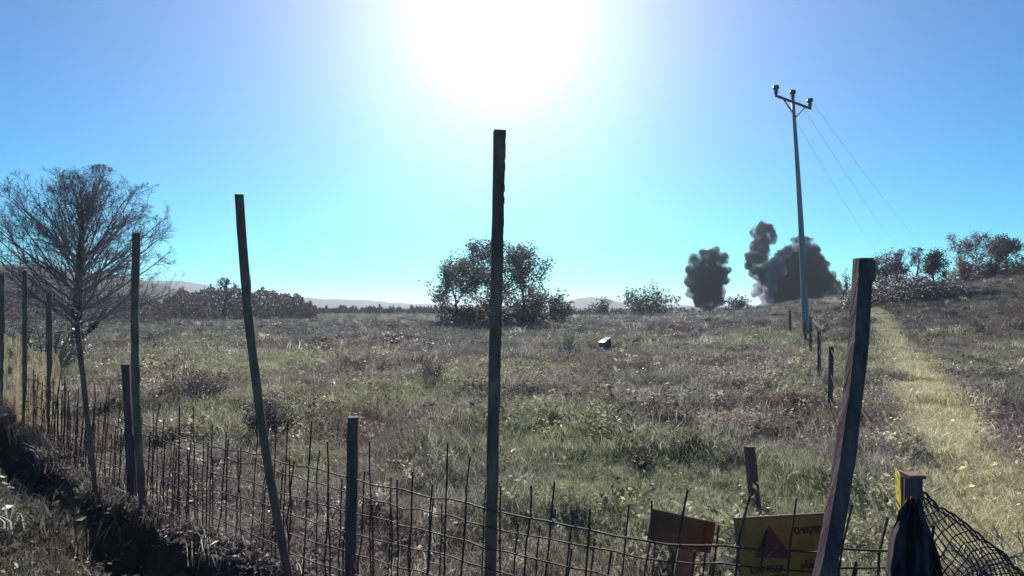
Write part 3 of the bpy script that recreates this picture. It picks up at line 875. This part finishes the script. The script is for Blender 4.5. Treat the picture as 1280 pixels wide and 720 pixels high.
def leaf_cards(mb_, pts, n, size, jit, rs):
    for _ in range(n):
        c = rs.choice(pts) + Vector((rs.gauss(0, jit), rs.gauss(0, jit), rs.gauss(0, jit)))
        u = Vector((rs.gauss(0,1), rs.gauss(0,1), rs.gauss(0,.8))).normalized(); w = u.orthogonal().normalized()
        w = (Quaternion(u, rs.random()*6.28) @ w)
        s = size*rs.uniform(.55, 1.3)
        mb_.add([c-u*s*.6, c+w*s*.32, c+u*s*.6, c-w*s*.32], [(0,1,2,3)])

# the bare tree on the left
def bare_tree_left():
    rs = random.Random(5); d = 16.0
    base = P(97, 0, d); base.z = H(base.x, base.y)
    t = empty('bare_tree', base)
    tag(t, 'large leafless round crowned tree at the left edge, standing behind the fence', 'tree')
    k = d/F_PX
    cen = Vector(((108-97)*k, 0, CAM_H + (HOR-330)*k - base.z)); er = Vector((122*k, 118*k, 124*k))
    def ell(q):
        e = q-cen; lump = 1 + .22*mnoise.noise(Vector((e.x, e.y, e.z))*1.1)
        hx = math.hypot(e.x/er.x, e.y/er.y); hz = abs(e.z)/er.z
        return (hx**1.75 + hz**1.75)/lump
    env = lambda q: ell(q) < 1.0
    ztop = CAM_H + (HOR-226)*k - base.z
    pts = [Vector((.0+.02*math.sin(i*1.1) + (.06*i/16), .03*math.sin(i*.7), -.2 + (ztop+.2)*i/16)) for i in range(17)]
    rad = [.225*(1-.965*(i/16)**.72) for i in range(17)]; rad[0] = .29
    m_ = MB(); m_.tube(pts, rad, 10); m_.build('trunk', M['bark'], t, smooth=True)
    cfg = dict(seg=[10,6,4,3], wob=[.045,.08,.11,.13], up=[.02,.03,.035,.03], kids=[16,7,3], spread=[.66,.62,.6], ratio=[.42,.5,.55], rmin=.0036, env=env, leaf_from=2, start=.12, taper=.18)
    lv = []
    nl = 52
    for i in range(nl):
        f_ = (i+.5)/nl
        z = .95 + (ztop-2.15)*f_**.95
        j = min(int((z+.2)/(ztop+.2)*16), 15)
        p = pts[j].lerp(pts[j+1], ((z+.2)/(ztop+.2)*16-j))
        az = i*2.39996 + rs.gauss(0, .25)
        elev = R(22) + R(44)*f_ + rs.gauss(0, .14)
        dv = Vector((math.cos(az)*math.cos(elev), math.sin(az)*math.cos(elev), math.sin(elev)))
        L_ = .3
        while L_ < 4 and ell(p + (dv*L_ + Vector((0, 0, .12*L_*L_*.4)))) < .93: L_ += .1
        m_ = MB()
        branch(m_, p, dv, L_, .038*(1-.6*f_)*min(1.2, .5+L_/3), 0, 3, cfg, rs, lv)
        m_.build('limb', M['twig'], t)
    m_ = MB()
    m_.tube([Vector((.05,-.05,.72)), Vector((.35,-.08,.92)), Vector((.62,-.1,1.12)), Vector((.90,-.1,1.68))], [.085,.065,.055,.03], 6); m_.build('dead_stub', M['bark'], t)
    hi = [q for q in lv if q.z > cen.z+.3 and q.x > -.8] + [q for q in lv if q.x > 1.3]
    m_ = MB(); leaf_cards(m_, hi, 2200, .045, .03, rs)
    o = m_.build('dry_leaves', leafy('dry_purple_leaf', (.09,.05,.06), (.17,.11,.11), .3), t); o['kind'] = 'stuff'
bare_tree_left()

M['oak_leaf'] = leafy('oak_leaf', (.085,.09,.075), (.20,.19,.15), .45)
M['bush_leaf'] = leafy('bush_leaf', (.035,.05,.03), (.09,.11,.06), .3)
M['brown_leaf'] = leafy('brown_leaf', (.075,.05,.05), (.15,.10,.085), .3)
M['dark_leaf'] = leafy('dark_leaf', (.05,.047,.043), (.115,.10,.085), .32)
M['purple_leaf'] = leafy('dull_purple_leaf', (.11,.075,.075), (.21,.15,.14), .38)
M['pale_leaf'] = leafy('pale_leaf', (.22,.22,.15), (.45,.44,.34), .4)
M['dry_bush'] = leafy('dry_bush_leaf', (.08,.062,.058), (.17,.14,.13), .35)

def crown_tree(name, label, px, pb_, pt_, wpx, d, mat, seed, nleaf=4000, lsize=.2, trunk_frac=.22, multi=1, kids=(9,6,3), group=None, lobes=None, dens=1.0, bare=False, ground=None, cat='tree', twr=.02, rmul=.028):
    """trunk, limbs and leaves filling an uneven crown; extents measured in pixels at depth d"""
    rs = random.Random(seed); k = d/F_PX
    base = P(px, pb_, d); base.z = H(base.x, base.y) if ground is None else ground
    hgt = CAM_H + (HOR-pt_)*k - base.z; hw = wpx*k/2
    t = empty(name, base); tag(t, label, cat, group)
    zc = hgt*(.5+.5*trunk_frac); rzv = hgt*(1-trunk_frac)/2
    lobes = lobes or [(0,0,1,1)] + [(rs.uniform(-.6,.6), rs.uniform(-.6,.55), rs.uniform(.35,.6), rs.uniform(.35,.6)) for _ in range(6)]
    L = [(Vector((lx*hw, rs.uniform(-.4,.4)*hw, zc+lz*rzv)), hw*lr, rzv*lh) for lx, lz, lr, lh in lobes]
    def env(q):
        if abs(q.x) > hw*1.03 or q.z > hgt*1.02: return False
        return any((((q.x-c.x)/a)**2 + ((q.y-c.y)/a)**2 + ((q.z-c.z)/b)**2) < 1.05 for c, a, b in L[1:]) or ((q.x/(hw*.72))**2 + (q.y/(hw*.72))**2 + ((q.z-zc)/(rzv*.8))**2) < 1
    cfg = dict(seg=[7,5,4,3], wob=[.10,.13,.16,.18], up=[.05,.04,.03,.02], kids=list(kids), spread=[.7,.75,.8,.8], ratio=[.5,.5,.5,.5], rmin=twr, env=env, leaf_from=1, start=.25, taper=.3)
    lv = []; m_ = MB(); m2 = MB()
    for s_ in range(multi):
        x0 = (s_-(multi-1)/2)*hw*.5
        ang = rs.uniform(-.12, .12) + (s_-(multi-1)/2)*.2
        zt_ = hgt*(trunk_frac*1.0 + .32)
        pts = [Vector((x0 + math.sin(ang)*zt_*i/7 + rs.gauss(0, .02*hgt*.3), rs.gauss(0, .01*hgt), -.25 + (zt_+.25)*i/7)) for i in range(8)]
        r0 = hgt*rmul/math.sqrt(multi)
        m_.tube(pts, [r0*(1.15-.65*i/7) for i in range(8)], 7)
        nl = max(5, int(11/multi))
        for i in range(nl):
            t_ = .38 + .62*i/nl; j = min(int(t_*7), 6); p = pts[j].lerp(pts[j+1], t_*7-j)
            az = i*2.4+rs.random(); el = R(12)+R(68)*(i/nl)
            branch(m2, p, Vector((math.cos(az)*math.cos(el), math.sin(az)*math.cos(el), math.sin(el))), max(hw, hgt*.5)*rs.uniform(.8, 1.15), r0*.42, 0, 3 if bare else 2, cfg, rs, lv)
    m_.build('trunk', M['bark'], t, smooth=True)
    if m2.v: o = m2.build('branches', M['twig'], t); o['kind'] = 'stuff'
    lv = [q for q in lv if env(q)] or [Vector((0, 0, zc))]
    if not bare:                                     # fill each lobe with leaf clumps
        ext = []
        for c, a, b in L[1:]:
            for _ in range(int(34*dens)):
                u = Vector((rs.gauss(0,1), rs.gauss(0,1), rs.gauss(0,1))).normalized()*rs.random()**.45
                ext.append(c + Vector((u.x*a, u.y*a, u.z*b)))
        cl = lv + [q for q in ext if q.z > hgt*trunk_frac*.4]
        m3 = MB(); leaf_cards(m3, cl, nleaf, lsize, lsize*1.3, rs)
        o = m3.build('crown', mat, t); o['kind'] = 'stuff'
    elif nleaf:
        m3 = MB(); leaf_cards(m3, lv, nleaf, lsize, lsize*.6, rs); o = m3.build('crown', mat, t); o['kind'] = 'stuff'
    return t
def bush(name, label, px, pb_, pt_, wpx, d, mat, seed, n=1400, lsize=.12, group=None, ground=None, stems=14):
    """many stems rising from one root, leafy outline of uneven lobes"""
    rs = random.Random(seed); k = d/F_PX
    base = P(px, pb_, d); base.z = H(base.x, base.y) if ground is None else ground
    hgt = CAM_H + (HOR-pt_)*k - base.z; hw = wpx*k/2
    t = empty(name, base); tag(t, label, 'bush', group)
    m_ = MB(); cl = []
    for i in range(stems):
        az = rs.random()*6.283; r = math.sqrt(rs.random())
        tip = Vector((math.cos(az)*hw*r, math.sin(az)*hw*r*.7, hgt*(1-.5*r*r)*rs.uniform(.75, 1.0)))
        st = Vector((tip.x*.25, tip.y*.25, -.06)); md_ = Vector((tip.x*.55, tip.y*.55, tip.z*.55))
        m_.tube([st, md_, tip], [hgt*.014+.003, hgt*.010+.002, .003], 4, cap=False)
        for u in (.35, .5, .62, .75, .88, 1.0):
            q = (st.lerp(md_, u*2) if u < .5 else md_.lerp(tip, u*2-1)); cl.append(q + Vector((rs.gauss(0, hw*.12), rs.gauss(0, hw*.10), rs.gauss(0, hgt*.06))))
    m_.build('stems', M['twig'], t)
    cl = [q for q in cl if q.z > 0]
    m3 = MB(); leaf_cards(m3, cl, n, lsize, max(lsize*.9, hw*.09), rs); o = m3.build('foliage', mat, t); o['kind'] = 'stuff'
    return t

# centre oak
crown_tree('oak_tree', 'broad green oak rising behind the tall centre fence post', 612, 402, 298, 156, 52, M['oak_leaf'], 21, 21000, .20, .10, multi=3, kids=(8,5,2), twr=.025,
           lobes=[(0,0,1,1),(-.5,-.62,.4,.4),(0,-.62,.5,.42),(.45,-.65,.42,.4),(.02,.30,.36,.62),(.22,.1,.4,.6),(-.2,.05,.4,.6),(-.15,.55,.34,.42),(.12,.62,.30,.36),(-.42,.2,.34,.42),(-.78,-.3,.24,.34),(.45,.3,.34,.46),(.78,.05,.24,.5),(.1,-.2,.5,.55),(-.35,-.4,.45,.45),(.5,-.4,.4,.4),(.82,-.45,.18,.3),(.68,.28,.3,.46),(-.6,-.05,.25,.3)])
bush('bush', 'rounded dark bush at the right foot of the broad green oak', 697, 401, 363, 44, 54, M['bush_leaf'], 31, 1500, .22, 'bushes along the far field edge', stems=20)
bush('bush', 'low wide dark bush under the left half of the broad green oak', 580, 406, 384, 74, 50, M['dark_leaf'], 32, 1500, .22, 'bushes along the far field edge', stems=22)
bush('bush', 'low reddish brown bush under the right half of the broad green oak', 650, 406, 383, 76, 49, M['brown_leaf'], 33, 1500, .22, 'bushes along the far field edge', stems=22)
bush('bush', 'wide flat topped green bush midway between the oak and the left smoke plume', 807, 388, 357, 80, 96, M['bush_leaf'], 34, 2400, .36, 'bushes along the far field edge', stems=30)
bush('bush', 'small blue green bush on the horizon left of the wide flat topped bush', 752, 389, 373, 26, 98, M['bush_leaf'], 35, 500, .36, 'bushes along the far field edge', stems=12)
bush('bush', 'small green bush in the gap between the two smoke plumes', 924, 388, 369, 36, 98, M['bush_leaf'], 36, 700, .36, 'bushes along the far field edge', stems=14)

# far hedge bands
def hedge(name, rows_, d, mat, n, lsize, depth):
    rs = random.Random(int(d)+len(rows_)); k = d/F_PX; cl = []
    m_ = MB()
    cs = [r[0] for r in rows_]
    for _ in range(n):
        px = rs.uniform(cs[0], cs[-1]); top = np.interp(px, cs, [r[1] for r in rows_]); top += 7*(mnoise.noise(Vector((px*.09, d, 0))) + .7*mnoise.noise(Vector((px*.3, d, 3)))) + 3*rs.random()
        dd = d + rs.uniform(-depth, depth)
        p = P(px, 0, dd); g = H(p.x, p.y); zt = CAM_H + (HOR-top)*k
        p.z = g + (zt-g)*rs.random()**1.0
        u = Vector((rs.gauss(0,1), rs.gauss(0,1), rs.gauss(0,1.2))).normalized(); w = u.orthogonal().normalized(); s = lsize*rs.uniform(.5, 1.4)
        m_.add([p-u*s*.6, p+w*s*.34, p+u*s*.6, p-w*s*.34], [(0,1,2,3)])
    return tag(m_.build(name, mat), kind='stuff')
M['thicket_leaf'] = leafy('thicket_leaf', (.08,.06,.062), (.17,.125,.12), .35)
hedge('thicket', [(205,374),(222,362),(245,364),(262,358),(300,360),(335,362),(360,366),(378,372),(396,382)], 74, M['thicket_leaf'], 13000, .24, 5)
hedge('thicket', [(385,385),(440,383),(480,384),(540,383),(600,384)], 120, M['dark_leaf'], 5000, .42, 6)
hedge('thicket', [(-120,352),(-40,356),(30,360),(110,366),(180,372),(215,380)], 60, M['thicket_leaf'], 11000, .22, 6)
hedge('thicket', [(1052,372),(1070,352),(1090,342),(1120,345),(1150,342),(1172,352),(1196,352),(1210,366)], 40, M['thicket_leaf'], 12000, .13, 2.5)
hedge('thicket', [(1170,362),(1190,338),(1215,326),(1250,326),(1300,318),(1400,306)], 52, M['thicket_leaf'], 10000, .16, 2.5)
hedge('thicket', [(700,386),(780,385),(900,384),(1000,383),(1060,376)], 105, M['dark_leaf'], 4000, .4, 5)

crown_tree('bare_tree', 'small thin leafless tree poking above the thicket left of the leaning post', 279, 394, 344, 36, 70, M['twig'], 41, 250, .12, .45, bare=True, kids=(6,5,3), twr=.022)
m_ = MB(); q = P(313, 392, 70); q.z = H(q.x, q.y)
m_.tube([q, P(313.5, 360, 70), P(313, 343, 70)], [.07,.05,.025], 5); tag(m_.build('dead_sapling', M['twig']), 'thin bare dead sapling rising from the thicket right of the leaning post', 'sapling')

# hillside trees on the right
GH = 'trees on the right hillside'
crown_tree('hillside_tree', 'low dark hillside tree right behind the thick right post', 1108, 362, 309, 58, 44, M['purple_leaf'], 51, 4200, .13, .2, multi=2, kids=(6,4,2), group=GH)
crown_tree('bare_tree', 'leafless forked hillside tree with pale sky showing through its crown', 1137, 358, 302, 56, 45, M['twig'], 52, 700, .09, .3, multi=2, bare=True, kids=(8,6,4), group=GH, twr=.014)
crown_tree('hillside_tree', 'small round dark hillside tree standing alone on a short trunk', 1168, 356, 313, 34, 44, M['dark_leaf'], 53, 3200, .12, .3, kids=(6,4,2), group=GH)
crown_tree('hillside_tree', 'tall half bare hillside tree with a purple grey crown, second from the right edge', 1220, 345, 291, 70, 54, M['purple_leaf'], 54, 3600, .13, .22, multi=3, kids=(8,5,3), group=GH, dens=.7)
crown_tree('hillside_tree', 'dense dark hillside tree nearest the right edge', 1260, 338, 294, 42, 54, M['dark_leaf'], 55, 4200, .14, .22, kids=(6,4,2), group=GH)
bush('bush', 'reddish bush at the foot of the tall half bare hillside tree', 1207, 350, 318, 30, 50, leafy('red_leaf', (.15,.06,.06), (.25,.11,.10), .35), 56, 1500, .12, 'bushes on the right hillside')
bush('bush', 'dark low bush between the two tallest hillside trees', 1240, 346, 322, 36, 50, M['dark_leaf'], 57, 1500, .13, 'bushes on the right hillside')
bush('bush', 'thin grey bush showing left of the thick right post', 1060, 372, 334, 30, 46, M['purple_leaf'], 58, 700, .10, 'bushes on the right hillside')

# bushes in the field
bush('bush', 'pale leaved bush behind the beige cloth at the far left', 62, 470, 388, 130, 13.0, leafy('glossy_leaf', (.07,.085,.05), (.30,.31,.24), .4, .3), 61, 2600, .055, stems=30)
bush('bush', 'bleached dry bush to the left of the dark field box', 706, 440, 404, 46, 19.5, M['pale_leaf'], 62, 900, .055, stems=18)
bush('bush', 'purple brown dry bush beside the leaning post, in the left half of the field', 343, 545, 492, 84, 7.2, M['dry_bush'], 63, 2600, .028, stems=60)
bush('bush', 'dark low bush in the grass left of the short stub post by the yellow sign', 842, 580, 545, 74, 6.4, M['dark_leaf'], 64, 1500, .030, stems=40)
bush('bush', 'small dark grey tuft of a bush at the centre of the green foreground grass', 802, 598, 566, 36, 5.8, M['dark_leaf'], 65, 900, .024, stems=30)
bush('bush', 'tall thin dry brown bush between the short post and the tall centre post', 540, 488, 446, 40, 12.0, M['dry_bush'], 66, 800, .035, stems=34)
bush('bush', 'brown dry bush on the left side just behind the fence wires', 245, 500, 462, 90, 9.5, M['dry_bush'], 67, 1800, .032, stems=50)
bush('bush', 'small round dark bush against the grass right of the trodden path', 1242, 500, 484, 24, 11.0, M['dark_leaf'], 68, 500, .035, stems=16)

# dead branch at the lower right corner
m_ = MB(); rs = random.Random(4)
cfg = dict(seg=[6,4,3], wob=[.2,.25,.25], up=[.02,.02,0], kids=[9,4], spread=[.8,.8,.8], ratio=[.5,.55,.5], rmin=.0022, env=lambda q: True, leaf_from=9, start=.1)
for a, b in (((1180,722),(1262,690)), ((1200,728),(1230,700)), ((1250,726),(1176,696))):
    p0, p1 = P(*a, 2.12), P(*b, 2.2); branch(m_, p0, p1-p0, (p1-p0).length*1.1, .007, 0, 2, cfg, rs)
tag(m_.build('dead_branch', M['twig']), 'tangle of dead twigs lying on the netting in the lower right corner', 'branch')

# ------------------------------------------------------------------ smoke
ICO = []
for sb in (3, 2):
    bm = bmesh.new(); bmesh.ops.create_icosphere(bm, subdivisions=sb, radius=1)
    ICO.append(([v.co.copy() for v in bm.verts], [tuple(v.index for v in f.verts) for f in bm.faces])); bm.free()
def smoke(label, blobs, d, seed, dens, colr):
    rs = random.Random(seed); k = d/F_PX
    mbs = MB(); c0 = P(blobs[0][0], blobs[0][1], d)
    for px, py, r in blobs:
        cs = [(Vector(P(px, py, d)) - c0, r*k*.9)]
        for q in range(13):
            u = Vector((rs.gauss(0,1), rs.gauss(0,1), rs.gauss(0,1))).normalized()
            r1 = r*k*rs.uniform(.26, .46); c1 = cs[0][0] + u*(r*k*.78); cs.append((c1, r1))
            for q2 in range(4):
                u2 = (u + Vector((rs.gauss(0,.8), rs.gauss(0,.8), rs.gauss(0,.8)))).normalized()
                cs.append((c1 + u2*r1*.8, r1*rs.uniform(.3, .5)))
        for i, (c, rr) in enumerate(cs):
            vv, ff = ICO[0 if i == 0 else 1]
            mbs.add([c + q_*rr for q_ in vv], ff)
    me = bpy.data.meshes.new('smoke_plume'); me.from_pydata(mbs.v, [], mbs.f)
    m = bpy.data.materials.new('smoke'); m.use_nodes = True; t = m.node_tree; t.nodes.clear()
    out = t.nodes.new('ShaderNodeOutputMaterial'); pv = t.nodes.new('ShaderNodeVolumePrincipled')
    pv.inputs['Color'].default_value = (*colr, 1); pv.inputs['Density'].default_value = dens; pv.inputs['Anisotropy'].default_value = .1
    tc = t.nodes.new('ShaderNodeTexCoord'); nz = t.nodes.new('ShaderNodeTexNoise'); nz.inputs['Scale'].default_value = .75; nz.inputs['Detail'].default_value = 4
    nz.inputs['Roughness'].default_value = .6
    t.links.new(tc.outputs['Object'], nz.inputs[0])
    mr = t.nodes.new('ShaderNodeMapRange'); mr.inputs['From Min'].default_value = .36; mr.inputs['From Max'].default_value = .66
    mr.inputs['To Min'].default_value = .05; mr.inputs['To Max'].default_value = dens*2.2
    t.links.new(nz.outputs[0], mr.inputs['Value']); t.links.new(mr.outputs[0], pv.inputs['Density'])
    t.links.new(pv.outputs[0], out.inputs['Volume']); me.materials.append(m)
    o = link(bpy.data.objects.new('smoke_plume', me)); o.location = c0
    rm = o.modifiers.new('union', 'REMESH'); rm.mode = 'VOXEL'; rm.voxel_size = .2
    for sz, st in ((1.2, .35), (.4, .4)):
        tx = bpy.data.textures.new('billow', 'CLOUDS'); tx.noise_scale = sz; tx.noise_depth = 3; tx.noise_basis = 'IMPROVED_PERLIN'
        dm = o.modifiers.new('billow', 'DISPLACE'); dm.texture = tx; dm.strength = st; dm.mid_level = .5; dm.texture_coords = 'LOCAL'
    return tag(o, label, 'smoke', 'smoke plumes from the blasts')
smoke('smaller dark smoke plume standing alone at the left of the pair', [(885,345,22),(884,366,20),(875,375,10),(895,375,10),(885,378,12),(893,318,10),(882,320,9),(868,325,8),(863,337,7),(862,351,8),(865,366,8),(904,323,9),(908,337,7),(906,351,7),(900,365,8),(887,332,14)], 100, 3, 1.7, (.24,.28,.29))
smoke('larger grey smoke plume with a tall left column behind the utility pole', [(985,345,30),(957,292,14),(948,291,9),(964,297,9),(945,307,8),(952,311,12),(939,322,8),(947,326,12),(936,332,6),(954,340,15),(1005,330,24),(1018,350,22),(1032,366,14),(975,364,22),(1010,366,22),(1000,303,9),(1008,304,9),(990,313,9),(980,318,8),(1016,312,9),(1023,323,9),(1030,333,9),(1037,346,9),(1045,357,8),(1052,367,7)], 100, 4, 1.7, (.34,.28,.29))
smoke('pale streaky smoke up the left face of the larger plume, sunlight put into its colour', [(944,366,6),(947,356,6),(945,347,4),(960,372,9),(962,358,9),(966,345,9),(968,332,8),(974,322,8),(984,316,7),(994,309,6),(958,382,8),(978,338,7)], 94.2, 6, 1.2, (.66,.62,.70))  # pale dust at the base; lighter colour paints in the plume's sunlit left side

# ------------------------------------------------------------------ air
zlo = min(min(v_[2] for v_ in gv), -2.0) - 1.0
mb = MB(); mb.box((0, (gy[0]+gy[-1])/2, (zlo+56)/2), (gx[-1]-gx[0]+20, gy[-1]-gy[0]+20, 56-zlo))
m = bpy.data.materials.new('thin_air'); m.use_nodes = True; t = m.node_tree; t.nodes.clear()
out = t.nodes.new('ShaderNodeOutputMaterial'); pv = t.nodes.new('ShaderNodeVolumePrincipled')
pv.inputs['Color'].default_value = (.78,.88,1,1); pv.inputs['Density'].default_value = .0005; pv.inputs['Anisotropy'].default_value = .3
t.links.new(pv.outputs[0], out.inputs['Volume'])
tag(mb.build('haze', m), kind='stuff')
